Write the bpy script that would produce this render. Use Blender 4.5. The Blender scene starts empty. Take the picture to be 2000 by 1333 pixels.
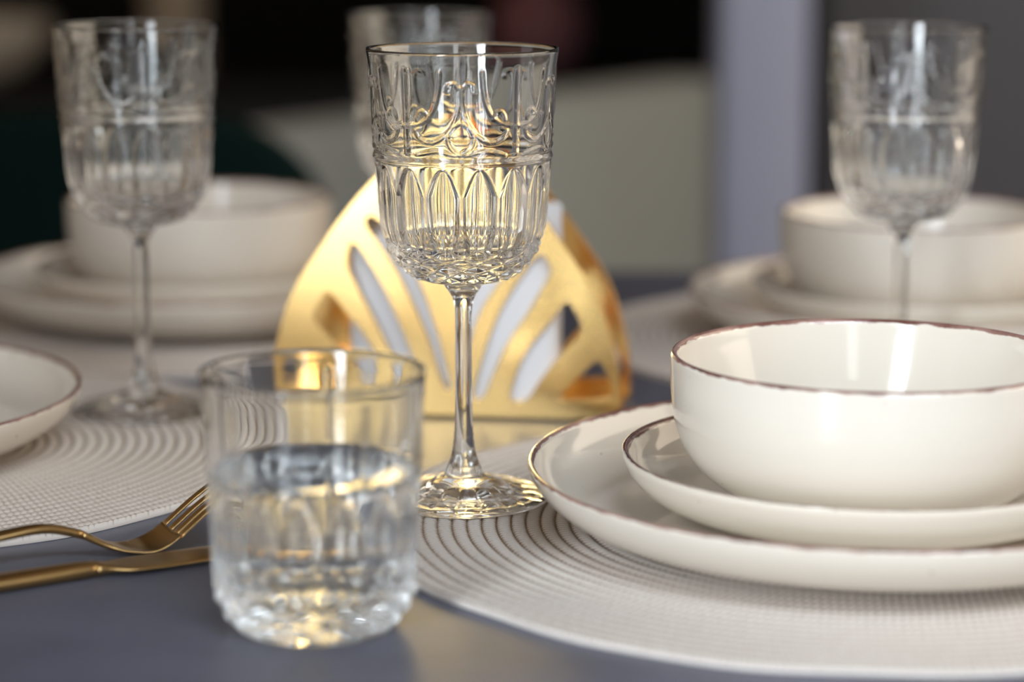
import bpy, math, random
import numpy as np
from math import sin, cos, pi, radians, sqrt, atan2
from mathutils import Vector, Matrix
random.seed(4)
rng = np.random.default_rng(7)
TZ = 0.75                      # table top height
sc = bpy.context.scene
col = sc.collection

# ------------------------------------------------------------------ camera
cd = bpy.data.cameras.new('camera'); cam = bpy.data.objects.new('camera', cd); col.objects.link(cam)
cd.sensor_width = 36.0; cd.lens = 85.0; cd.clip_start = 0.02
cam.location = (0, 0, TZ + 0.2577)
cam.rotation_euler = (radians(90 - 10.5), 0, 0)
cd.dof.use_dof = True; cd.dof.focus_distance = 0.99; cd.dof.aperture_fstop = 3.6
sc.camera = cam
# ------------------------------------------------------------------ world, lights, exposure
sc.view_settings.view_transform = 'Standard'; sc.view_settings.look = 'None'
sc.view_settings.gamma = 1.0; sc.view_settings.use_curve_mapping = False
sc.view_settings.exposure = -0.24
w = bpy.data.worlds.new('world'); sc.world = w; w.use_nodes = True
w.node_tree.nodes['Background'].inputs[0].default_value = (0.75, 0.85, 1.0, 1)
w.node_tree.nodes['Background'].inputs[1].default_value = 0.6
sc.cycles.max_bounces = 24; sc.cycles.transmission_bounces = 20; sc.cycles.glossy_bounces = 8
sc.cycles.diffuse_bounces = 5; sc.cycles.sample_clamp_indirect = 40.0
sc.cycles.blur_glossy = 0.3
def area(name, loc, target, sx, sy, power, colr, spread=180):
    l = bpy.data.lights.new(name, 'AREA'); l.shape = 'RECTANGLE'; l.size = sx; l.size_y = sy
    l.energy = power; l.color = colr; l.spread = radians(spread)
    o = bpy.data.objects.new(name, l); col.objects.link(o); o.location = loc
    o.rotation_euler = (Vector(target) - Vector(loc)).to_track_quat('-Z', 'Y').to_euler()
    return o
area('window_light_tall', (-0.63, -0.50, 1.32), (0.75, 1.0, 1.05), 0.36, 1.40, 11.0, (0.86, 0.93, 1.0), 72)
area('window_light_narrow', (0.24, -0.50, 1.0), (0.24, 1.0, 1.0), 0.17, 1.1, 2.0, (0.95, 0.97, 1.0), 160)
area('fill_light_high', (0.55, -0.50, 2.02), (0.32, 0.85, 0.75), 1.1, 0.8, 8.0, (0.80, 0.90, 1.0), 75)  # added cool fill from above for the front right stack, not a known window
area('window_light_left', (-1.52, 1.0, 1.30), (0.0, 1.1, 1.1), 0.5, 1.5, 1.2, (0.86, 0.91, 1.0), 160)
area('fill_light_right', (2.32, 2.0, 1.35), (0.0, 2.3, 1.0), 3.2, 1.5, 46, (1.0, 0.84, 0.66), 160)  # added broad warm fill for the back settings and sofa, not a known window

# ------------------------------------------------------------------ helpers
def tag(o, label=None, cat=None, group=None, kind=None):
    if label: o['label'] = label
    if cat: o['category'] = cat
    if group: o['group'] = group
    if kind: o['kind'] = kind
    return o
def empty(name, loc, rz=0):
    o = bpy.data.objects.new(name, None); col.objects.link(o); o.location = loc
    o.rotation_euler = (0, 0, rz); o.empty_display_size = 0.05
    return o
def mesh(name, V, F, mat, parent=None, smooth=True, loc=None, attrs=None):
    me = bpy.data.meshes.new(name); me.from_pydata([tuple(v) for v in V], [], [tuple(f) for f in F]); me.update()
    if smooth:
        me.polygons.foreach_set('use_smooth', [True] * len(me.polygons))
    if attrs:
        for k, vals in attrs.items():
            a = me.attributes.new(k, 'FLOAT', 'POINT'); a.data.foreach_set('value', np.asarray(vals, dtype=np.float32))
    me.materials.append(mat)
    o = bpy.data.objects.new(name, me); col.objects.link(o)
    if parent: o.parent = parent
    if loc: o.location = loc
    return o
def bevel(o, wdt, seg=3):
    m = o.modifiers.new('bevel', 'BEVEL'); m.width = wdt; m.segments = seg; m.limit_method = 'ANGLE'; m.angle_limit = radians(40)
    o.data.polygons.foreach_set('use_smooth', [True] * len(o.data.polygons))
    return o
def box(name, x0, x1, y0, y1, z0, z1, mat, parent=None, bv=0.0, seg=3):
    V = [(x0,y0,z0),(x1,y0,z0),(x1,y1,z0),(x0,y1,z0),(x0,y0,z1),(x1,y0,z1),(x1,y1,z1),(x0,y1,z1)]
    F = [(0,3,2,1),(4,5,6,7),(0,1,5,4),(1,2,6,5),(2,3,7,6),(3,0,4,7)]
    o = mesh(name, V, F, mat, parent, smooth=False)
    if bv: bevel(o, bv, seg)
    return o
def crom(pts, n):
    """centripetal-ish Catmull-Rom through pts, n samples spread by arc length"""
    P = np.asarray(pts, float); P = np.vstack([2*P[0]-P[1], P, 2*P[-1]-P[-2]])
    out = []
    for i in range(1, len(P)-2):
        p0, p1, p2, p3 = P[i-1], P[i], P[i+1], P[i+2]
        d0 = max(np.linalg.norm(p1-p0), 1e-9)**.5; d1 = max(np.linalg.norm(p2-p1), 1e-9)**.5; d2 = max(np.linalg.norm(p3-p2), 1e-9)**.5
        m1 = (p1-p0)/d0 - (p2-p0)/(d0+d1) + (p2-p1)/d1
        m2 = (p2-p1)/d1 - (p3-p1)/(d1+d2) + (p3-p2)/d2
        m1 *= d1; m2 *= d1
        for t in np.linspace(0, 1, 24, endpoint=False):
            t2, t3 = t*t, t*t*t
            out.append((2*t3-3*t2+1)*p1 + (t3-2*t2+t)*m1 + (-2*t3+3*t2)*p2 + (t3-t2)*m2)
    out.append(P[-2]); out = np.array(out)
    s = np.concatenate([[0], np.cumsum(np.linalg.norm(np.diff(out, axis=0), axis=1))])
    q = np.linspace(0, s[-1], n)
    return np.stack([np.interp(q, s, out[:, k]) for k in range(out.shape[1])], 1)
def lathe(prof, nth, disp=None):
    """prof (n,2) of r,z ; disp(TH,R,Z) -> displacement along the profile normal. Returns V,F"""
    prof = np.asarray(prof, float); n = len(prof)
    tg = np.gradient(prof, axis=0); tg /= np.maximum(np.linalg.norm(tg, axis=1), 1e-12)[:, None]
    nr = np.stack([tg[:, 1], -tg[:, 0]], 1)
    th = np.linspace(0, 2*pi, nth, endpoint=False)
    R = np.repeat(prof[:, 0:1], nth, 1); Z = np.repeat(prof[:, 1:2], nth, 1); TH = np.repeat(th[None], n, 0)
    if disp is not None:
        d = disp(TH, R, Z)
        R = R + d*nr[:, 0:1]; Z = Z + d*nr[:, 1:2]
    V = np.stack([R*np.cos(TH), R*np.sin(TH), Z], -1).reshape(-1, 3)
    i = np.arange(n-1)[:, None]*nth; j = np.arange(nth)[None]; j2 = (j+1) % nth
    F = np.stack([i+j, i+j2, i+nth+j2, i+nth+j], -1).reshape(-1, 4)
    return V, F
def merge(*vf):
    V = []; F = []; off = 0
    for v, f in vf:
        V.append(v); F.append(np.asarray(f)+off); off += len(v)
    return np.vstack(V), np.vstack(F)
def smst(x, a, b):
    t = np.clip((x-a)/(b-a), 0, 1); return t*t*(3-2*t)

# ------------------------------------------------------------------ materials
def new_mat(name):
    m = bpy.data.materials.new(name); m.use_nodes = True
    return m, m.node_tree.nodes, m.node_tree.links, m.node_tree.nodes['Principled BSDF']
def plain(name, c, rough=0.5, metal=0.0, coat=0.0, noise=0.0, nscale=20.0, bump=0.0, bscale=80.0, sheen=0.0, spec=0.5):
    m, N, L, b = new_mat(name)
    b.inputs['Base Color'].default_value = (*c, 1); b.inputs['Roughness'].default_value = rough
    b.inputs['Metallic'].default_value = metal; b.inputs['Coat Weight'].default_value = coat
    b.inputs['Coat Roughness'].default_value = 0.05; b.inputs['Sheen Weight'].default_value = sheen
    b.inputs['Specular IOR Level'].default_value = spec
    tc = N.new('ShaderNodeTexCoord')
    if noise:
        n = N.new('ShaderNodeTexNoise'); n.inputs['Scale'].default_value = nscale; n.inputs['Detail'].default_value = 6
        r = N.new('ShaderNodeValToRGB')
        r.color_ramp.elements[0].position = .3; r.color_ramp.elements[1].position = .7
        r.color_ramp.elements[0].color = (*[v*(1-noise) for v in c], 1); r.color_ramp.elements[1].color = (*[min(1, v*(1+noise)) for v in c], 1)
        L.new(tc.outputs['Object'], n.inputs['Vector']); L.new(n.outputs['Fac'], r.inputs['Fac']); L.new(r.outputs['Color'], b.inputs['Base Color'])
    if bump:
        n = N.new('ShaderNodeTexNoise'); n.inputs['Scale'].default_value = bscale; n.inputs['Detail'].default_value = 5
        bp = N.new('ShaderNodeBump'); bp.inputs['Strength'].default_value = bump; bp.inputs['Distance'].default_value = 0.002
        L.new(tc.outputs['Object'], n.inputs['Vector']); L.new(n.outputs['Fac'], bp.inputs['Height']); L.new(bp.outputs['Normal'], b.inputs['Normal'])
    return m
def glass_mat(name, c=(1, 1, 1), ior=1.5):
    m, N, L, b = new_mat(name)
    b.inputs['Base Color'].default_value = (*c, 1); b.inputs['Roughness'].default_value = 0.0
    b.inputs['IOR'].default_value = ior; b.inputs['Transmission Weight'].default_value = 1.0
    return m
M_glass = glass_mat('clear_pressed_glass', (0.985, 0.995, 0.99), 1.5)
M_water = glass_mat('water', (0.99, 0.995, 1.0), 1.33)
M_gold = plain('polished_gold', (0.90, 0.61, 0.24), 0.18, 1.0, bump=0.05, bscale=25)
M_gold_flat = plain('brushed_gold_cutlery', (0.50, 0.33, 0.14), 0.30, 1.0)
M_napkin = plain('white_paper', (0.73, 0.73, 0.75), 0.85, bump=0.15, bscale=400)
M_table = plain('blue_grey_tabletop', (0.115, 0.122, 0.165), 0.42, noise=0.18, nscale=14, bump=0.05, bscale=200, spec=0.4)
M_black = plain('black_lacquer', (0.013, 0.013, 0.016), 0.5)
M_darkwall = plain('charcoal_wall_paint', (0.006, 0.006, 0.008), 0.8, bump=0.1)
M_wall = plain('pale_wall_paint', (0.66, 0.57, 0.46), 0.8, bump=0.1)
M_pillar = plain('blue_grey_wall_paint', (0.42, 0.45, 0.60), 0.75, bump=0.1)
M_floor = plain('grey_floor', (0.10, 0.10, 0.105), 0.4, noise=.15, nscale=3)
M_sofa = plain('grey_sofa_fabric', (0.40, 0.44, 0.44), 0.9, noise=.06, nscale=60, bump=.3, bscale=300, sheen=.2)
M_green = plain('dark_green_velvet', (0.003, 0.014, 0.013), 0.9, bump=.1, bscale=150, spec=.1)
M_cab = plain('dark_grey_cabinet_front', (0.12, 0.125, 0.15), 0.5)
M_pink = plain('dusky_pink_ceramic', (0.5, 0.22, 0.26), 0.5)
M_frame = plain('window_frame_white', (0.7, 0.7, 0.7), 0.5)
M_legs = plain('black_metal_leg', (0.02, 0.02, 0.02), 0.4, 0.6)
def ceramic():
    m, N, L, b = new_mat('cream_glazed_stoneware')
    b.inputs['Roughness'].default_value = 0.11; b.inputs['Coat Weight'].default_value = 0.1; b.inputs['Coat Roughness'].default_value = 0.03
    tc = N.new('ShaderNodeTexCoord')
    v = N.new('ShaderNodeTexVoronoi'); v.inputs['Scale'].default_value = 85
    n = N.new('ShaderNodeTexNoise'); n.inputs['Scale'].default_value = 60
    add = N.new('ShaderNodeMath'); add.operation = 'MULTIPLY_ADD'; add.inputs[1].default_value = 0.25
    L.new(n.outputs['Fac'], add.inputs[0]); L.new(v.outputs['Distance'], add.inputs[2])
    r = N.new('ShaderNodeValToRGB'); r.color_ramp.elements[0].position = 0.147; r.color_ramp.elements[1].position = 0.168
    r.color_ramp.elements[0].color = (0.25, 0.18, 0.12, 1); r.color_ramp.elements[1].color = (0.79, 0.735, 0.645, 1)
    L.new(tc.outputs['Object'], v.inputs['Vector']); L.new(tc.outputs['Object'], n.inputs['Vector'])
    L.new(add.outputs[0], r.inputs['Fac']); L.new(r.outputs['Color'], b.inputs['Base Color'])
    return m
M_ceramic = ceramic()
def rim_paint():
    m, N, L, b = new_mat('worn_brown_rim_glaze')
    b.inputs['Roughness'].default_value = 0.16; b.inputs['Coat Weight'].default_value = 0.5
    tc = N.new('ShaderNodeTexCoord'); at = N.new('ShaderNodeAttribute'); at.attribute_name = 'edge'
    n = N.new('ShaderNodeTexNoise'); n.inputs['Scale'].default_value = 130; n.inputs['Detail'].default_value = 5
    n2 = N.new('ShaderNodeTexNoise'); n2.inputs['Scale'].default_value = 45; n2.inputs['Detail'].default_value = 4
    ma = N.new('ShaderNodeMath'); ma.operation = 'MULTIPLY_ADD'; ma.inputs[1].default_value = 1.5
    L.new(tc.outputs['Object'], n.inputs['Vector']); L.new(tc.outputs['Object'], n2.inputs['Vector'])
    L.new(n.outputs['Fac'], ma.inputs[0]); L.new(at.outputs['Fac'], ma.inputs[2])
    r = N.new('ShaderNodeValToRGB'); r.color_ramp.elements[0].position = 0.56; r.color_ramp.elements[1].position = 0.66
    r2 = N.new('ShaderNodeValToRGB'); r2.color_ramp.elements[0].color = (0.15, 0.06, 0.05, 1); r2.color_ramp.elements[1].color = (0.50, 0.31, 0.26, 1)
    r2.color_ramp.elements[0].position = .35; r2.color_ramp.elements[1].position = .7
    L.new(n2.outputs['Fac'], r2.inputs['Fac'])
    mx = N.new('ShaderNodeMix'); mx.data_type = 'RGBA'
    r.color_ramp.elements[0].color = (0, 0, 0, 1); r.color_ramp.elements[1].color = (1, 1, 1, 1)
    mr = N.new('ShaderNodeMapRange'); mr.inputs['From Max'].default_value = 2.2; mr.inputs['From Min'].default_value = 0.2
    L.new(ma.outputs[0], mr.inputs['Value']); L.new(mr.outputs['Result'], r.inputs['Fac'])
    L.new(r.outputs['Color'], mx.inputs['Factor']); L.new(r2.outputs['Color'], mx.inputs['A']); mx.inputs['B'].default_value = (0.79, 0.735, 0.645, 1)
    L.new(mx.outputs['Result'], b.inputs['Base Color'])
    return m
M_rim = rim_paint()
def mat_weave():
    m, N, L, b = new_mat('braided_cream_paper_cord')
    b.inputs['Roughness'].default_value = 0.75
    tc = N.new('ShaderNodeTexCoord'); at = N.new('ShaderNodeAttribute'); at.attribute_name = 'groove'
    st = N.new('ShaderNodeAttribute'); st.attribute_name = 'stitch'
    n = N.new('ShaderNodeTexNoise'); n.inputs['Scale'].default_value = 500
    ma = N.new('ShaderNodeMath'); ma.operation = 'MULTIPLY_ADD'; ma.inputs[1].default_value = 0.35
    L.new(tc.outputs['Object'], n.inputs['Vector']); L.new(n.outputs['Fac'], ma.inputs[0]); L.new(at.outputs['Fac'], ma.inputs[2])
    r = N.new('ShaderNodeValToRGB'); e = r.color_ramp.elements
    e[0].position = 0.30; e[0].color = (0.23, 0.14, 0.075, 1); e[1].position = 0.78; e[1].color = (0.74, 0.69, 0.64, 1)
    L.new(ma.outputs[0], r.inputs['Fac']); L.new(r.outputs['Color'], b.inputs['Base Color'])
    return m
M_mat = mat_weave()

# ------------------------------------------------------------------ room shell
X0, X1, Y0, Y1, ZC = -1.6, 2.4, -0.58, 5.6, 2.65
def struct(o): o['kind'] = 'structure'; return o
struct(box('floor', X0-.1, X1+.1, Y0-.1, Y1+.1, -0.1, 0.0, M_floor))
struct(box('ceiling', X0-.1, X1+.1, Y0-.1, Y1+.1, ZC, ZC+.1, M_wall))
struct(box('wall_back', X0, X1, Y1, Y1+.1, 0, ZC, M_darkwall))
struct(box('wall_front', X0, X1, Y0-.1, Y0, 0, ZC, M_wall))
struct(box('wall_left', X0-.1, X0, Y0, Y1, 0, ZC, M_wall))
struct(box('wall_right', X1, X1+.1, Y0, Y1, 0, ZC, M_wall))
def window_frame(name, cx, cy, cz, sx, sz, axis):
    t, d = 0.05, 0.04
    V = []; F = []
    def add(a0, a1, z0, z1):
        k = len(V)
        if axis == 'x': P = [(a0, cy-d, ), (a1, cy-d), (a1, cy+d), (a0, cy+d)]
        else: P = [(cx-d, a0), (cx+d, a0), (cx+d, a1), (cx-d, a1)]
        for z in (z0, z1):
            for p in P: V.append((p[0], p[1], z))
        F.extend([(k, k+3, k+2, k+1), (k+4, k+5, k+6, k+7)] + [(k+i, k+(i+1) % 4, k+4+(i+1) % 4, k+4+i) for i in range(4)])
    c = cx if axis == 'x' else cy
    add(c-sx/2-t, c-sx/2, cz-sz/2-t, cz+sz/2+t); add(c+sx/2, c+sx/2+t, cz-sz/2-t, cz+sz/2+t)
    add(c-sx/2, c+sx/2, cz+sz/2, cz+sz/2+t); add(c-sx/2, c+sx/2, cz-sz/2-t, cz-sz/2)
    struct(mesh(name, V, F, M_frame, smooth=False))
window_frame('window_1', -0.63, -0.535, 1.32, 0.40, 1.42, 'x')
window_frame('window_2', 0.24, -0.535, 1.0, 0.20, 1.12, 'x')
window_frame('fill_frame_high', 0.55, -0.535, 2.02, 1.14, 0.84, 'x')  # unseen frame added around the high fill light
window_frame('window_4', -1.555, 1.0, 1.30, 0.54, 1.54, 'y')
window_frame('fill_frame_right', 2.355, 2.0, 1.35, 3.26, 1.56, 'y')  # unseen frame added around the warm fill light on the right
# short wall end (pale blue-grey) right of centre
struct(box('wall_divider', 0.226, 0.318, 2.60, 2.74, 0, ZC, M_pillar, bv=.004))

# ------------------------------------------------------------------ dining table
tb = tag(empty('dining_table', (0.1, 0.85, 0)), 'long blue-grey topped dining table carrying all the place settings', 'table')
o = box('table_top', -1.3, 1.5, -0.60, 0.81, TZ-0.03, TZ, M_table, tb, bv=.004)
for sx in (-1.15, 1.35):
    for sy in (-0.5, 0.7):
        box('leg', sx-.03, sx+.03, sy-.03, sy+.03, 0, TZ-0.03, M_legs, tb, bv=.003)
T = TZ + 0.0002

# ------------------------------------------------------------------ woven mats
def placemat(x, y, label, R=0.197, seed=0, rz=0.0):
    pitch = 0.0061
    r0 = np.random.default_rng(seed)
    nr = int(R/pitch*9); nth = 900
    r = np.linspace(0.002, R, nr)
    th = np.linspace(0, 2*pi, nth, endpoint=False)
    RR, TH = np.meshgrid(r, th, indexing='ij')
    wob = 0.0006*np.sin(3*TH+seed)+0.0004*np.sin(7*TH+1+seed)
    ph = (RR/pitch) % 1.0
    ring = np.floor(RR/pitch)
    cord = np.sqrt(np.clip(1-(2*ph-1)**2, 0, 1))
    n = np.maximum(6, np.round(2*pi*(ring+.5)*pitch/0.0032))
    k = n*TH/1.0
    sgn = np.where(ph > .5, 1, -1)
    st = 0.5+0.5*np.cos(k + sgn*np.abs(ph-.5)*5.0 + ring*1.3)
    Z = 0.0010 + 0.0019*cord*(0.62+0.38*st)
    lift = 0.0012*(0.5+0.5*np.sin(2*TH+seed*1.7))*smst(RR, R*.8, R)
    Z = Z + lift
    edge = 1 + (0.004*np.sin(9*TH+seed)+0.0035*np.sin(17*TH+2*seed))*smst(RR, R*.85, R)
    X = (RR+wob)*edge*np.cos(TH); Y = (RR+wob)*edge*np.sin(TH)
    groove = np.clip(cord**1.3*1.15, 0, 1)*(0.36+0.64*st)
    V = np.stack([X, Y, Z], -1).reshape(-1, 3); G = groove.reshape(-1)
    i = np.arange(nr-1)[:, None]*nth; j = np.arange(nth)[None]; j2 = (j+1) % nth
    F = np.stack([i+j, i+nth+j, i+nth+j2, i+j2], -1).reshape(-1, 4)
    # underside skirt
    base = (nr-1)*nth
    Vb = V[base:].copy(); Vb[:, 2] = 0.0
    Vs = Vb.copy(); Vs[:, :2] *= .995
    F2 = np.stack([base+np.arange(nth), len(V)+np.arange(nth), len(V)+(np.arange(nth)+1) % nth, base+(np.arange(nth)+1) % nth], -1)
    V = np.vstack([V, Vs]); F = np.vstack([F, F2]); G = np.concatenate([G, np.ones(nth)*.8])
    c = len(V); V = np.vstack([V, [[0, 0, 0.0025]], ]); G = np.append(G, .7)
    F = [tuple(f) for f in F] + [(c, jj, (jj+1) % nth) for jj in range(nth)]
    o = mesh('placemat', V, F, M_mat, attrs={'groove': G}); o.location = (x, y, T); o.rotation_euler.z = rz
    tag(o, label, 'placemat', 'round woven placemats under the place settings')
    return o
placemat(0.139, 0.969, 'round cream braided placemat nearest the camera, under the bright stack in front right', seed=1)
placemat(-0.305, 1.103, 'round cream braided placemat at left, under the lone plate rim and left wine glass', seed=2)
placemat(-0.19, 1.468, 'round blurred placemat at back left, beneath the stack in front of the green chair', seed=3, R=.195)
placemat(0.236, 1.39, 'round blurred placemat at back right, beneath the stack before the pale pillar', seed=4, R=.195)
MT = T + 0.0031   # top of a placemat

# ------------------------------------------------------------------ crockery
def split_rim(prof, lip, band):
    """split a closed r,z profile into outer body, lip band and inner body around index lip"""
    s = np.concatenate([[0], np.cumsum(np.linalg.norm(np.diff(prof, axis=0), axis=1))])
    a = np.searchsorted(s, s[lip]-band*1.0); b = np.searchsorted(s, s[lip]+band*0.8)
    return a, b, s
def dish(name, prof_pts, n, lip_z, loc, label, cat, group, band, nth=256, rz=0.0):
    prof = crom(np.array(prof_pts)/1000.0, n)
    lip = int(np.argmax(prof[:, 1])); a, b, s = split_rim(prof, lip, band)
    root = tag(empty(name, loc, rz), label, cat, group)
    wob = lambda TH, R, Z: 0.00022*np.sin(3*TH+1)+0.00015*np.sin(5*TH)
    A = lathe(prof[:a+1], nth); B = lathe(prof[b:], nth)
    V, F = merge(A, B)
    mesh('body', V, F[:, ::-1], M_ceramic, root)
    V, F = lathe(prof[a:b+1], nth)
    e = np.abs(s[a:b+1]-s[lip])/np.where(s[a:b+1] < s[lip], s[lip]-s[a], s[b]-s[lip])
    e = np.repeat(e**1.5, nth)
    r = mesh('painted_rim', V, F[:, ::-1], M_rim, root, attrs={'edge': e}); r['label'] = 'worn brown painted rim'
    return root
def copy_tree(o, loc, label, rz=0.0, group=None):
    c = o.copy(); col.objects.link(c); c.location = loc; c.rotation_euler = (0, 0, rz); c['label'] = label
    if group: c['group'] = group
    for ch in list(o.children):
        d = ch.copy(); col.objects.link(d); d.parent = c
        for g in list(ch.children):
            e = g.copy(); col.objects.link(e); e.parent = d
    return c
PLATE = [(0, 2.2), (60, 2.2), (86, 2.4), (88, 0.4), (90.5, 0.0), (92.5, 0.6), (94, 3.2), (108, 5.5), (122, 10), (131, 16.5), (136, 23), (137.9, 28.0), (137.6, 28.9), (136.4, 29.2), (135.2, 28.5),
         (132.5, 21.5), (126, 14.5), (112, 8.8), (95, 6.4), (60, 5.8), (0.05, 5.6)]
SMALL = [(0, 2.0), (40, 2.0), (56, 2.2), (57.5, 0.4), (59.5, 0), (61.5, 0.6), (63, 3.0), (78, 6.2), (89, 11.0), (95.5, 17.0), (98.8, 23.5), (99.7, 26.4), (99.3, 27.2), (98.2, 27.5), (97.0, 26.8),
         (94, 19.5), (87, 12.8), (77, 8.6), (64, 6.4), (40, 5.6), (0.05, 5.5)]
BOWL = [(0, 2.2), (30, 2.2), (39, 2.4), (40.5, .5), (42.5, 0), (44.5, 1.0), (52, 3.6), (61.5, 8.6), (70, 16), (75.8, 25), (78.8, 35), (80.0, 45), (80.2, 55), (80.1, 60.3), (79.6, 61.2), (78.7, 61.5), (77.6, 60.6),
        (76.3, 54), (73.6, 43), (70.2, 32.5), (65.3, 22.5), (57.5, 14.0), (50, 8.4), (35, 6.3), (0.05, 6.0)]
PZ = MT; SZ = PZ + 0.0060; BZ = SZ + 0.0059
gP, gS, gB = 'dinner plates on the placemats', 'side plates stacked on dinner plates', 'bowls topping the plate stacks'
p0 = dish('dinner_plate', PLATE, 170, 0, (0.144, 0.952, PZ), 'large white dinner plate with worn brown rim, lowest of the front right stack', 'plate', gP, 0.0028, 320)
s0 = dish('side_plate', SMALL, 150, 0, (0.144, 0.952, SZ), 'smaller white plate with brown rim, between bowl and dinner plate in the front right stack', 'plate', gS, 0.0026, 288)
b0 = dish('bowl', BOWL, 180, 0, (0.144, 0.952, BZ), 'bright white bowl with thin brown rim, topping the front right stack', 'bowl', gB, 0.0026, 288)
copy_tree(p0, (-0.338, 1.093, PZ), 'dinner plate cut off by the left edge, behind the gold fork', 1.1)
copy_tree(p0, (-0.190, 1.462, PZ), 'blurred dinner plate, lowest of the back left stack', 2.0)
copy_tree(p0, (0.240, 1.392, PZ), 'blurred dinner plate, lowest of the back right stack', 3.0)
copy_tree(s0, (-0.190, 1.462, SZ), 'blurred smaller plate in the middle of the back left stack', 2.2)
copy_tree(s0, (0.240, 1.392, SZ), 'blurred smaller plate in the middle of the back right stack', 0.7)
copy_tree(b0, (-0.190, 1.462, BZ), 'beige-looking blurred bowl on the back left stack, behind the left wine glass', 1.2)
copy_tree(b0, (0.236, 1.392, BZ), 'beige-looking blurred bowl on the back right stack, behind the right wine glass', 2.7)

# ------------------------------------------------------------------ wine glasses
def seg_dist(S, Zc, pts):
    d = np.full(S.shape, 1e9)
    for (a, b) in zip(pts[:-1], pts[1:]):
        ax, ay = a; bx, by = b; vx, vy = bx-ax, by-ay; L2 = vx*vx+vy*vy+1e-9
        t = np.clip(((S-ax)*vx+(Zc-ay)*vy)/L2, 0, 1)
        d = np.minimum(d, np.hypot(S-(ax+t*vx), Zc-(ay+t*vy)))
    return d
SCROLL = [
    [(0.5, 178), (0.6, 171.3), (2.6, 164.2), (6.9, 158.4), (12.5, 155.6), (17.0, 156.8), (19.6, 159.6), (19.0, 162.0), (17.2, 161.6), (17.0, 160.0)],
    [(8.6, 184), (9.4, 176), (11.0, 170), (13.7, 165.8), (17.5, 163.2), (24.5, 162.2)],
    [(13.4, 165.2), (14.6, 167.6), (16.6, 168.4), (18.4, 166.6), (18.8, 164.4)],
    [(0.6, 177), (2.6, 179.6), (5.0, 178.8), (5.6, 176.6)],
    [(0.0, 150.5), (4.0, 153.4), (5.4, 158.0), (3.6, 161.6), (1.2, 163.4), (0.0, 164)],
    [(2.0, 150.5), (10.0, 152.3), (20.0, 150.4)],
]
SCROLL = [np.array([tuple(p) for p in crom(c, 26)]) for c in SCROLL]
NP_ = 15; NPAN = 5
def bowl_relief(TH, R, Z):
    z = Z*1000; d = np.zeros_like(z)
    # elongated two-facet petals
    u = ((TH*NP_/(2*pi) + 0.5) % 1.0)*2-1            # -1..1 in a petal
    au = np.abs(u)
    wtop = np.sqrt(np.clip((144.5-z)/11.0, 0, 1))    # pointed arch
    wbot = np.clip(0.72+0.28*(z-106)/14.0, 0.5, 1.0)
    w_ = np.clip(wtop*wbot*0.93, 1e-3, 1)
    inside = np.clip(1-au/w_, 0, 1)
    facet = np.minimum(inside*2.4, 1)*0.55 + np.minimum(au/w_, 1)*inside*1.6
    band = smst(z, 106.5, 110)*(1-smst(z, 144.2, 144.8))
    d -= band*facet*1.45
    # horizontal collar
    d += 0.55*np.exp(-((z-147.3)/1.1)**2)
    d -= 0.25*np.exp(-((z-149.8)/0.9)**2)
    # diamond facets under the petals
    v = (z-96.5)/5.6
    for k in (0, 1):
        a = np.abs((((TH*NP_/(2*pi))*1.0 + 0.5*k) % 1.0)*2-1)
        b = np.abs(((v+k*.5) % 1.0)*2-1)
        d += 1.2*np.clip(1-(a*1.0+b*1.0), 0, 1)*smst(z, 95.5, 97)*(1-smst(z, 109, 111.5))
    d -= 0.4*np.exp(-((z-111)/0.7)**2)
    # upper panels
    pn = ((TH/(2*pi)*NPAN) % 1.0)-0.5
    S = np.abs(pn)*2*pi/NPAN*38.6
    up = smst(z, 149.5, 151)*(1-smst(z, 183, 187))
    seam = np.exp(-((S-24.2)/0.9)**2)
    d += up*0.55*seam
    lo = (z > 148) & (z < 186)
    dd = np.full(z.shape, 1e9)
    Sl, Zl = S[lo], z[lo]
    m = np.full(Sl.shape, 1e9)
    for c in SCROLL: m = np.minimum(m, seg_dist(Sl, Zl, c[::2]))
    dd[lo] = m
    d += 0.42*np.exp(-(dd/0.62)**2)
    # soft hammered waviness of pressed glass
    d += 0.02*np.sin(TH*10+1.3)*up
    return d/1000.0
def outer_only(fn, prof, k):
    """displace only the first k rings of the profile"""
    def f(TH, R, Z):
        d = fn(TH, R, Z); m = np.zeros(len(prof)); m[:k] = 1.0
        return d*m[:, None]
    return f
WO = [(8.4, 92.6), (8.9, 93.5), (11.5, 94.0), (17.5, 95.0), (23.5, 98.6), (28.5, 104.0), (32.6, 110.5), (35.0, 118), (35.9, 128), (36.6, 140), (37.2, 150), (38.0, 165), (38.5, 178), (39.1, 186), (39.9, 190.8)]
WI = [(39.95, 191.5), (39.6, 192.0), (39.1, 191.9), (38.7, 191.0), (37.9, 186), (37.2, 178), (36.4, 165), (35.3, 150), (33.9, 138), (32.8, 126), (31.4, 117), (28.5, 110.5), (23, 105.2), (14, 102.2), (6, 101.5), (0.02, 101.4)]
STEM = [(8.0, 11.2), (7.4, 13.4), (6.0, 17.0), (5.0, 21), (4.2, 27), (3.75, 36), (3.55, 50), (3.5, 66), (3.55, 78), (3.9, 84), (5.0, 87.5), (6.8, 90.4), (8.4, 92.6)]
FOOT = [(0.02, 1.2), (20, 1.0), (33, 0.1), (35.2, 0.0), (36.2, 0.7), (36.2, 1.7), (35.0, 2.5), (30, 3.4), (24, 4.9), (18, 7.0), (13, 9.0), (10, 9.8), (8.8, 10.2), (8.0, 11.2)]
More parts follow.
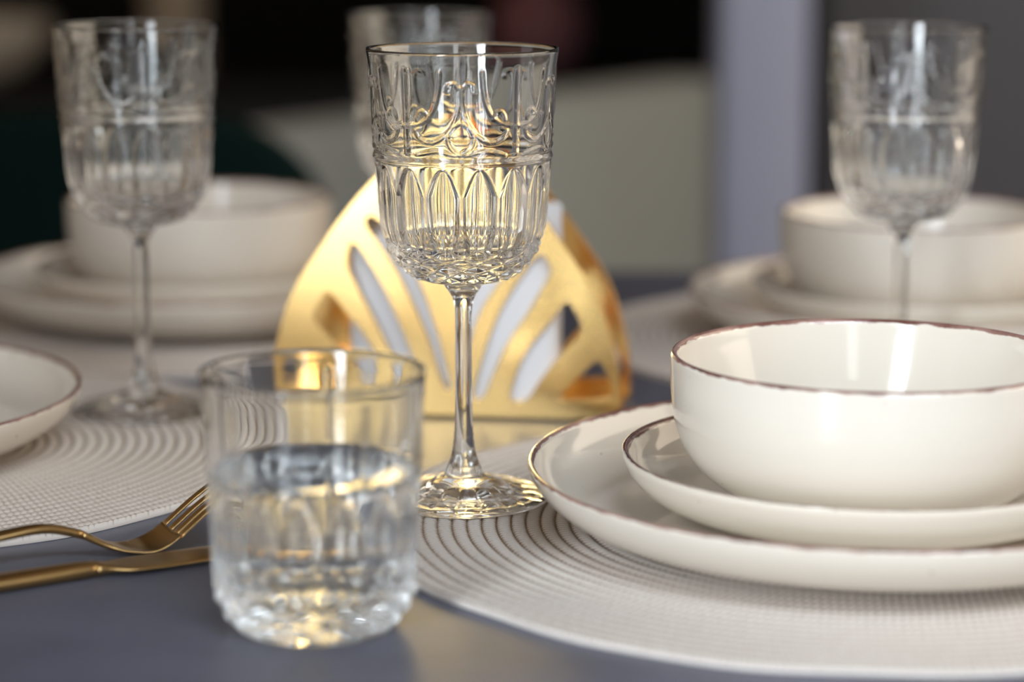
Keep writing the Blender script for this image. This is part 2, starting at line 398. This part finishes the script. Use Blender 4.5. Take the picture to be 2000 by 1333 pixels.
def foot_relief(TH, R, Z):
    r = R*1000; top = (Z > 0.0021) | (r < 1)
    a = np.abs(((TH*18/(2*pi)) % 1.0)*2-1)
    lob = np.sqrt(np.clip(1-a*a, 0, 1))
    d = -0.55*(1-lob)*smst(r, 15.5, 20)*(1-smst(r, 31.5, 34))
    return np.where(Z > 0.0022, d, 0)/1000.0
def make_wine_glass(loc, label):
    root = tag(empty('wine_glass', loc), label, 'wine glass', 'pressed wine glasses on stems')
    po = crom(np.array(WO)/1000, 230); pi_ = crom(np.array([WO[-1]]+WI)/1000, 110)
    prof = np.vstack([po, pi_[1:]])
    V, F = lathe(prof, 480, outer_only(bowl_relief, prof, 226))
    mesh('bowl', V, F, M_glass, root)
    V, F = lathe(crom(np.array(STEM)/1000, 120), 480)
    mesh('stem', V, F, M_glass, root)
    V, F = lathe(crom(np.array(FOOT)/1000, 130), 480, foot_relief)
    mesh('foot', V, F, M_glass, root)
    return root
g0 = make_wine_glass((-0.0205, 1.0045, MT), 'sharp ornate wine glass in the centre, in front of the gold napkin holder')
g0.rotation_euler.z = radians(-54)
copy_tree(g0, (-0.1835, 1.183, MT), 'blurred ornate wine glass at left, standing on the left placemat', radians(-75))
copy_tree(g0, (0.1985, 1.220, T), 'blurred ornate wine glass at right, rising behind the bright front bowl', radians(-60))
copy_tree(g0, (-0.0515, 1.361, T), 'very blurred wine glass farthest back, mostly hidden behind the central glass', radians(-40))

# ------------------------------------------------------------------ tumbler with water
TO = [(0.02, 2.0), (18, 1.8), (24, 0.5), (26.0, 0.0), (28.2, 1.0), (31.6, 6.5), (34.6, 12.5), (36.2, 18.5), (36.9, 28), (37.4, 42), (38.0, 58), (38.7, 74), (39.3, 86), (39.9, 92.2)]
TI = [(39.95, 92.9), (39.6, 93.4), (39.1, 93.3), (38.6, 92.4), (37.6, 86), (36.8, 74), (35.8, 58), (34.9, 42), (33.9, 28), (32.2, 19.5), (28.5, 14.2), (20, 11.6), (10, 11.0), (0.02, 10.9)]
def tumbler_relief(TH, R, Z):
    z = Z*1000; r = R*1000
    u = np.abs(((TH*NP_/(2*pi)) % 1.0)*2-1)
    wtop = np.sqrt(np.clip((54-z)/12.0, 0, 1)); w_ = np.clip(wtop*0.93*np.clip(.72+.28*(z-18)/14, .5, 1), 1e-3, 1)
    ins = np.clip(1-u/w_, 0, 1)
    d = -1.25*(np.minimum(ins*2.4, 1)*.55+np.minimum(u/w_, 1)*ins*1.6)*smst(z, 16, 20)*(1-smst(z, 53.6, 54.2))
    d = d + 0.25*np.exp(-((z-56)/1.1)**2)
    v = (z-2)/7.0
    for k in (0, 1):
        a = np.abs((((TH*NP_/(2*pi)) + 0.5*k) % 1.0)*2-1); b = np.abs(((v+k*.5) % 1.0)*2-1)
        d = d + 1.7*np.clip(1-(a+b), 0, 1)*smst(z, 2.5, 4.5)*(1-smst(z, 15, 18))*(r > 26)
    pn = np.abs(((TH/(2*pi)*NPAN) % 1.0)-.5)*2*pi/NPAN*38.6
    up = smst(z, 57, 59)*(1-smst(z, 84, 88))
    d = d + up*0.35*np.exp(-((pn-24.2)/1.1)**2)
    return d/1000
po = crom(np.array(TO)/1000, 240); pi_ = crom(np.array([TO[-1]]+TI)/1000, 110); prof = np.vstack([po, pi_[1:]])
V, F = lathe(prof, 480, outer_only(tumbler_relief, prof, 234))
tum = mesh('tumbler', V, F, M_glass); tum.location = (-0.0700, 0.8325, T); tum.rotation_euler.z = 0.25
tag(tum, 'short cut-glass tumbler half full of water, out of focus in the foreground', 'drinking glass')
inner = crom(np.array(TI)/1000, 300); inner = inner[int(np.argmax(inner[:, 0])):]
iw = inner[inner[:, 1] < 0.0573][::-1]            # bottom centre to water line
wp = [(r_+(0.00025 if r_ > .001 else 0), z_-0.00025) for r_, z_ in iw]
top = [(wp[-1][0], 0.0577), (wp[-1][0]-.0008, 0.0575), (wp[-1][0]-.002, 0.0572), (0.02, 0.0571), (0.00002, 0.0571)]
V, F = lathe(np.array(wp+top), 160)
wt = mesh('water', V, F, M_water); wt.location = tum.location
tag(wt, 'clear water filling the lower part of the foreground tumbler', 'water')

# ------------------------------------------------------------------ napkin holder
FPX = lambda x, y: ((x-868)/3930.0, (818-y)/3870.0)
half = [(0, 346), (58, 345), (103, 340), (138, 332), (218, 308), (270, 280), (308, 254), (368, 212), (418, 172), (453, 140), (505, 84), (540, 36), (552, 0)]
hp = crom(half, 48)
outline = [(-h/3930, v/3870) for v, h in hp] + [(h/3930, v/3870) for v, h in hp[::-1][1:]]
S5 = [(1058,493),(1027,532),(1003,567),(975,617),(951,680),(932,743),(923,785),(946,784),(967,732),(985,690),(1006,653),(1032,617),(1061,567),(1083,530)]
S2 = [(684,483),(676,528),(700,575),(730,632),(760,692),(785,745),(800,785),(826,785),(808,705),(780,635),(745,560),(700,488)]
S3 = [(724,428),(712,446),(745,490),(775,535),(803,590),(835,660),(858,735),(872,770),(884,766),(866,690),(838,598),(800,510),(760,452)]
S4 = [(1022,430),(985,470),(950,520),(920,580),(905,640),(899,700),(896,768),(905,768),(917,690),(930,640),(948,598),(977,556),(1010,500),(1034,447)]
S6 = [(1111,585),(1080,627),(1043,669),(1017,711),(993,787),(1032,787),(1058,745),(1092,700),(1142,648),(1132,620)]
S1 = [(868*2+14-x, y-12) for x, y in S6][::-1]
S7 = [(1172,697),(1140,728),(1110,758),(1084,784),(1205,776),(1196,742)]
S8 = [(1740-x, y) for x, y in S7][::-1]
slots = [[FPX(*p) for p in s] for s in (S1, S2, S3, S4, S5, S6, S7, S8)]
def round_poly(p, n=60):
    """soften a polygon: Chaikin corner cutting twice"""
    p = np.array(p)
    for _ in range(2):
        q = np.roll(p, -1, axis=0); p = np.stack([.8*p+.2*q, .2*p+.8*q], 1).reshape(-1, 2)
    return p
def cut_plate(name, mat, parent, th):
    cu = bpy.data.curves.new(name, 'CURVE'); cu.dimensions = '2D'; cu.fill_mode = 'BOTH'
    cu.extrude = th/2; cu.bevel_depth = 0.00035; cu.bevel_resolution = 2; cu.offset = -0.0002
    for poly in [outline]+[round_poly(s) for s in slots]:
        sp = cu.splines.new('POLY'); sp.points.add(len(poly)-1); sp.use_cyclic_u = True
        for i, q in enumerate(poly): sp.points[i].co = (q[0], q[1], 0, 1)
    t = bpy.data.objects.new('tmp', cu); col.objects.link(t)
    dg = bpy.context.evaluated_depsgraph_get()
    me = bpy.data.meshes.new_from_object(t.evaluated_get(dg)); bpy.data.objects.remove(t); bpy.data.curves.remove(cu)
    me.materials.clear(); me.materials.append(mat)
    me.transform(Matrix(((1, 0, 0, 0), (0, 0, -1, 0), (0, 1, 0, 0), (0, 0, 0, 1))))
    o = bpy.data.objects.new(name, me); col.objects.link(o); o.parent = parent
    return o
yaw = radians(-7.9)
nh = tag(empty('napkin_holder', (-0.034, 1.179, T), yaw), 'polished gold arched napkin holder with cut-out rays, behind the central wine glass', 'napkin holder')
DP = 0.058
fp = cut_plate('front_plate', M_gold, nh, 0.0014); fp.location = (0, 0.001, 0.0012)
bp_ = fp.copy(); bp_.name = 'back_plate'; col.objects.link(bp_); bp_.parent = nh; bp_.location = (0, DP, 0.0012)
box('base', -.0865, .0865, 0.0004, DP+.0008, 0.0008, 0.0026, M_gold, nh, bv=.0004)
for sx in (-1, 1):
    for yy in (0.004, DP-0.003):
        V, F = lathe(np.array([(0.00001, 0), (.002, 0), (.0028, .0006), (.0028, .0009), (0.00001, .0010)]), 24)
        f_ = mesh('foot', V, F, M_gold, nh); f_.location = (sx*.082, yy, 0)
# napkins standing in the holder
ny = 7
for k in range(ny):
    a, b = 0.0512, 0.1005 + [0, .0, -.001, .0015, 0, .001, .0][k]
    dx = 0.0032 + [0.0012, -.001, .0005, -.0022, .001, -.001, -.0015][k]
    zt = [-.0125, -.010, 0, 0.0, .001, 0, 0.0005][k]
    y0 = 0.0034 + k*0.0060
    nx_, nz_ = 16, 16
    V = []; F = []
    for side in (0, 1):
        for i in range(nx_+1):
            for j in range(nz_+1):
                s = i/nx_*2-1; t = j/nz_
                x = dx + a*s; z = 0.0028 + (b+zt)*t
                puff = 0.0025*(1-abs(s)**4)*(1-t**6)*(0.9+0.08*sin(5*s+k))
                y = y0+0.0027 + (-puff if side == 0 else puff) + 0.0002*sin(9*t+k*2)
                if side == 0: y -= .0002
                else: y += .0002
                V.append((x, y, z))
    q = (nx_+1)*(nz_+1); id_ = lambda i, j, s: s*q+i*(nz_+1)+j
    for i in range(nx_):
        for j in range(nz_):
            F.append((id_(i, j, 0), id_(i+1, j, 0), id_(i+1, j+1, 0), id_(i, j+1, 0)))
            F.append((id_(i, j, 1), id_(i, j+1, 1), id_(i+1, j+1, 1), id_(i+1, j, 1)))
    for i in range(nx_):
        F.append((id_(i, nz_, 0), id_(i+1, nz_, 0), id_(i+1, nz_, 1), id_(i, nz_, 1)))
        F.append((id_(i, 0, 1), id_(i+1, 0, 1), id_(i+1, 0, 0), id_(i, 0, 0)))
    for j in range(nz_):
        F.append((id_(0, j, 0), id_(0, j+1, 0), id_(0, j+1, 1), id_(0, j, 1)))
        F.append((id_(nx_, j, 1), id_(nx_, j+1, 1), id_(nx_, j+1, 0), id_(nx_, j, 0)))
    o = mesh('paper_napkin', V, F, M_napkin); o.location = nh.location; o.rotation_euler = nh.rotation_euler
    tag(o, 'folded white paper napkin standing upright inside the gold napkin holder', 'napkin', 'white napkins in the gold holder')

# ------------------------------------------------------------------ cutlery
def strip(path, cross_n=10):
    """solid strip: path rows of (x along, centre y, z, half width, thickness, cup); returns V,F closed"""
    V = []; F = []; n = len(path); m = cross_n
    for (s, c, z, hw, th, cup) in path:
        ring = []
        for i in range(m+1):
            t = i/m*2-1
            e = sqrt(max(0, 1-abs(t)**3))
            ring.append((s, c+hw*t, z + cup*t*t + th*(.5+.5*e)))
        for i in range(m-1, 0, -1):
            t = i/m*2-1
            e = sqrt(max(0, 1-abs(t)**3))
            ring.append((s, c+hw*t, z + cup*t*t + th*(.5-.5*e)))
        V += ring
    k = 2*m
    for a in range(n-1):
        for i in range(k):
            F.append((a*k+i, a*k+(i+1) % k, (a+1)*k+(i+1) % k, (a+1)*k+i))
    F.append(tuple(range(k))[::-1]); F.append(tuple((n-1)*k+i for i in range(k)))
    return V, F
def rows(keys, n):
    return [tuple(r) for r in crom(keys, n)]
fk = tag(empty('fork', (-0.151, 0.928, T), radians(27)), 'gold fork resting beside the knife in the left foreground, tines raised', 'fork')
# handle: x negative, bowl around 0, tines positive
V, F = strip(rows([(-.150, 0, .0004, .0082, .0022, 0), (-.145, 0, .0006, .0098, .0026, 0), (-.115, 0, .0030, .0088, .0028, 0), (-.080, 0, .0078, .0068, .0030, 0), (-.050, 0, .0118, .0046, .0034, 0),
                   (-.034, 0, .0122, .0034, .0036, 0), (-.020, 0, .0082, .0030, .0036, 0)], 60))
mesh('handle', V, F, M_gold_flat, fk)
V, F = strip(rows([(-.0201, 0, .0082, .0030, .0036, 0), (-.010, 0, .0030, .0052, .0026, .0004), (-.002, 0, .0006, .0090, .0018, .0012), (.006, 0, .0000, .0118, .0016, .0018), (.012, 0, .0022, .0124, .0016, .0016), (.017, 0, .0056, .0124, .0016, .0014)], 36), 16)
mesh('head', V, F, M_gold_flat, fk)
for c in (-.0099, -.0033, .0033, .0099):
    cup = .0014*(c/.0124)**2
    V, F = strip(rows([(.0169, c, .0055+cup, .0025, .0016, 0), (.031, c*.99, .0160+cup, .0022, .0016, 0), (.046, c*.95, .0250+cup, .0018, .0015, 0), (.057, c*.92, .0285+cup, .0013, .0013, 0), (.061, c*.91, .0292+cup, .0006, .0010, 0)], 24), 6)
    mesh('tine', V, F, M_gold_flat, fk)
kn = tag(empty('knife', (-0.160, 0.8940, T), atan2(.50, .86)), 'gold table knife lying closest to the left foreground, below the fork', 'knife')
V, F = strip(rows([(-.118, 0, .0006, .0075, .0036, 0), (-.112, 0, .0004, .0088, .0042, 0), (-.07, 0, .0004, .0078, .0050, 0), (-.03, 0, .0004, .0064, .0056, 0), (-.006, 0, .0006, .0052, .0056, 0), (0, 0, .0010, .0050, .0050, 0)], 50))
mesh('handle', V, F, M_gold_flat, kn)
V, F = strip(rows([(-.0001, 0, .0010, .0050, .0050, 0), (.006, .0004, .0016, .0062, .0028, 0), (.014, .0010, .0016, .0098, .0018, 0), (.04, .0012, .0016, .0106, .0015, 0), (.075, .0016, .0012, .0098, .0013, 0), (.090, .0026, .0008, .0062, .0011, 0), (.098, .0042, .0004, .0022, .0009, 0)], 50))
mesh('blade', V, F, M_gold_flat, kn)

# ------------------------------------------------------------------ green chair behind the table
ch = tag(empty('dining_chair', (-0.42, 2.02, 0)), 'dark green velvet dining chair behind the back left place setting', 'chair')
def pad(name, outline_xz, y0, y1, mat, parent, curve=0.0, bv=.015):
    n = len(outline_xz); V = [(x, y0+curve*x*x, z) for x, z in outline_xz] + [(x, y1+curve*x*x, z) for x, z in outline_xz]
    F = [tuple(range(n)), tuple(range(2*n-1, n-1, -1))] + [(i, i+n, (i+1) % n+n, (i+1) % n) for i in range(n)]
    o = mesh(name, V, F, mat, parent, smooth=False); bevel(o, bv, 4); return o
ol = []
W_, zb, zt, rr = 0.262, 0.46, 0.825, 0.13
for k in range(13):
    a = pi/2*k/12; ol.append((W_-rr+rr*cos(a), zt-rr*.75+rr*.75*sin(a)))
for k in range(13):
    a = pi/2+pi/2*k/12; ol.append((-W_+rr+rr*cos(a), zt-rr*.75+rr*.75*sin(a)))
ol += [(-W_+.03, zb), (W_-.03, zb)]
pad('backrest', ol, 0.0, 0.07, M_green, ch)
box('seat', -.25, .25, -.36, -.01, .40, .49, M_green, ch, bv=.03, seg=4)
for sx in (-.21, .21):
    for sy in (-.30, .02):
        V, F = lathe(np.array([(.00001, 0), (.010, 0), (.016, .40), (.00001, .401)]), 16)
        l_ = mesh('leg', V, F, M_legs, ch); l_.location = (sx, sy, 0)

# ------------------------------------------------------------------ grey sofa further back
ang = atan2(3.45-2.62, 0.22+0.36)
sf = tag(empty('sofa', (-0.36, 2.62, 0), ang), 'large olive-grey sofa seen from behind, beyond the table', 'sofa')
Ls = 1.22
box('back', -0.20, Ls, 0.0, 0.12, 0.10, 0.738, M_sofa, sf, bv=.02, seg=4)
box('seat', -0.20, Ls, 0.20, 0.95, 0.12, 0.43, M_sofa, sf, bv=.03, seg=4)
box('armrest', -0.20, 0.02, 0.20, 0.98, 0.10, 0.60, M_sofa, sf, bv=.03, seg=4)
for sx in (-0.14, Ls-.08):
    for sy in (.05, .85):
        box('leg', sx, sx+.04, sy, sy+.04, 0, .11, M_legs, sf)

# ------------------------------------------------------------------ black sideboard and what stands on it
sb = tag(empty('sideboard', (-0.6, 4.78, 0)), 'low black sideboard along the dark back wall', 'sideboard')
box('body', -0.85, 1.25, -.45, .45, .06, .64, M_black, sb, bv=.004)
box('top', -0.87, 1.27, -.47, .47, .64, .67, M_black, sb, bv=.003)
for k in range(3):
    d_ = box('door', -0.84+k*.7, -0.84+k*.7+.685, -.472, -.4505, .08, .63, M_black, sb, bv=.002)
    h_ = box('handle', -0.84+k*.7+.62, -0.84+k*.7+.635, -.485, -.4725, .30, .42, M_legs, d_)
def vase(name, pts, loc, mat, label, cat):
    V, F = lathe(crom(np.array(pts), 60), 64); o = mesh(name, V, F, mat); o.location = loc; tag(o, label, cat); return o
vase('vase', [(.00002, .0), (.045, 0), (.06, .01), (.085, .06), (.085, .11), (.05, .16), (.025, .19), (.028, .215), (.022, .213), (.0195, .19), (.04, .16), (.07, .11), (.07, .06), (.00002, .012)],
     (0.050, 4.66, .671), M_pink, 'dusky pink round vase on the dark sideboard, above the central glass', 'vase')
vase('serving_bowl', [(.00002, .0), (.06, 0), (.065, .004), (.11, .03), (.15, .08), (.158, .115), (.155, .118), (.147, .08), (.105, .036), (.00002, .012)],
     (-0.99, 4.40, .671), M_ceramic, 'blurred beige bowl on the sideboard in the top left corner', 'bowl')
vase('canister', [(.00002, 0), (.05, 0), (.055, .005), (.056, .1), (.054, .17), (.04, .19), (.042, .2), (.01, .215), (.008, .23), (.00002, .232)],
     (-0.64, 4.62, .671), M_wall, 'blurred grey lidded canister on the sideboard, above the left wine glass', 'canister')

# ------------------------------------------------------------------ tall dark cabinet at right
tc_ = tag(empty('tall_cabinet', (0.452, 3.52, 0)), 'tall dark grey cabinet filling the right background beside the pale pillar', 'cabinet')
box('body', 0.0, 1.3, 0.0, .6, 0.0, 2.3, M_cab, tc_, bv=.003)
box('door', 0.004, .62, -.02, -.0005, .08, 2.28, M_cab, tc_, bv=.003)
box('door', .626, 1.296, -.02, -.0005, .08, 2.28, M_cab, tc_, bv=.003)
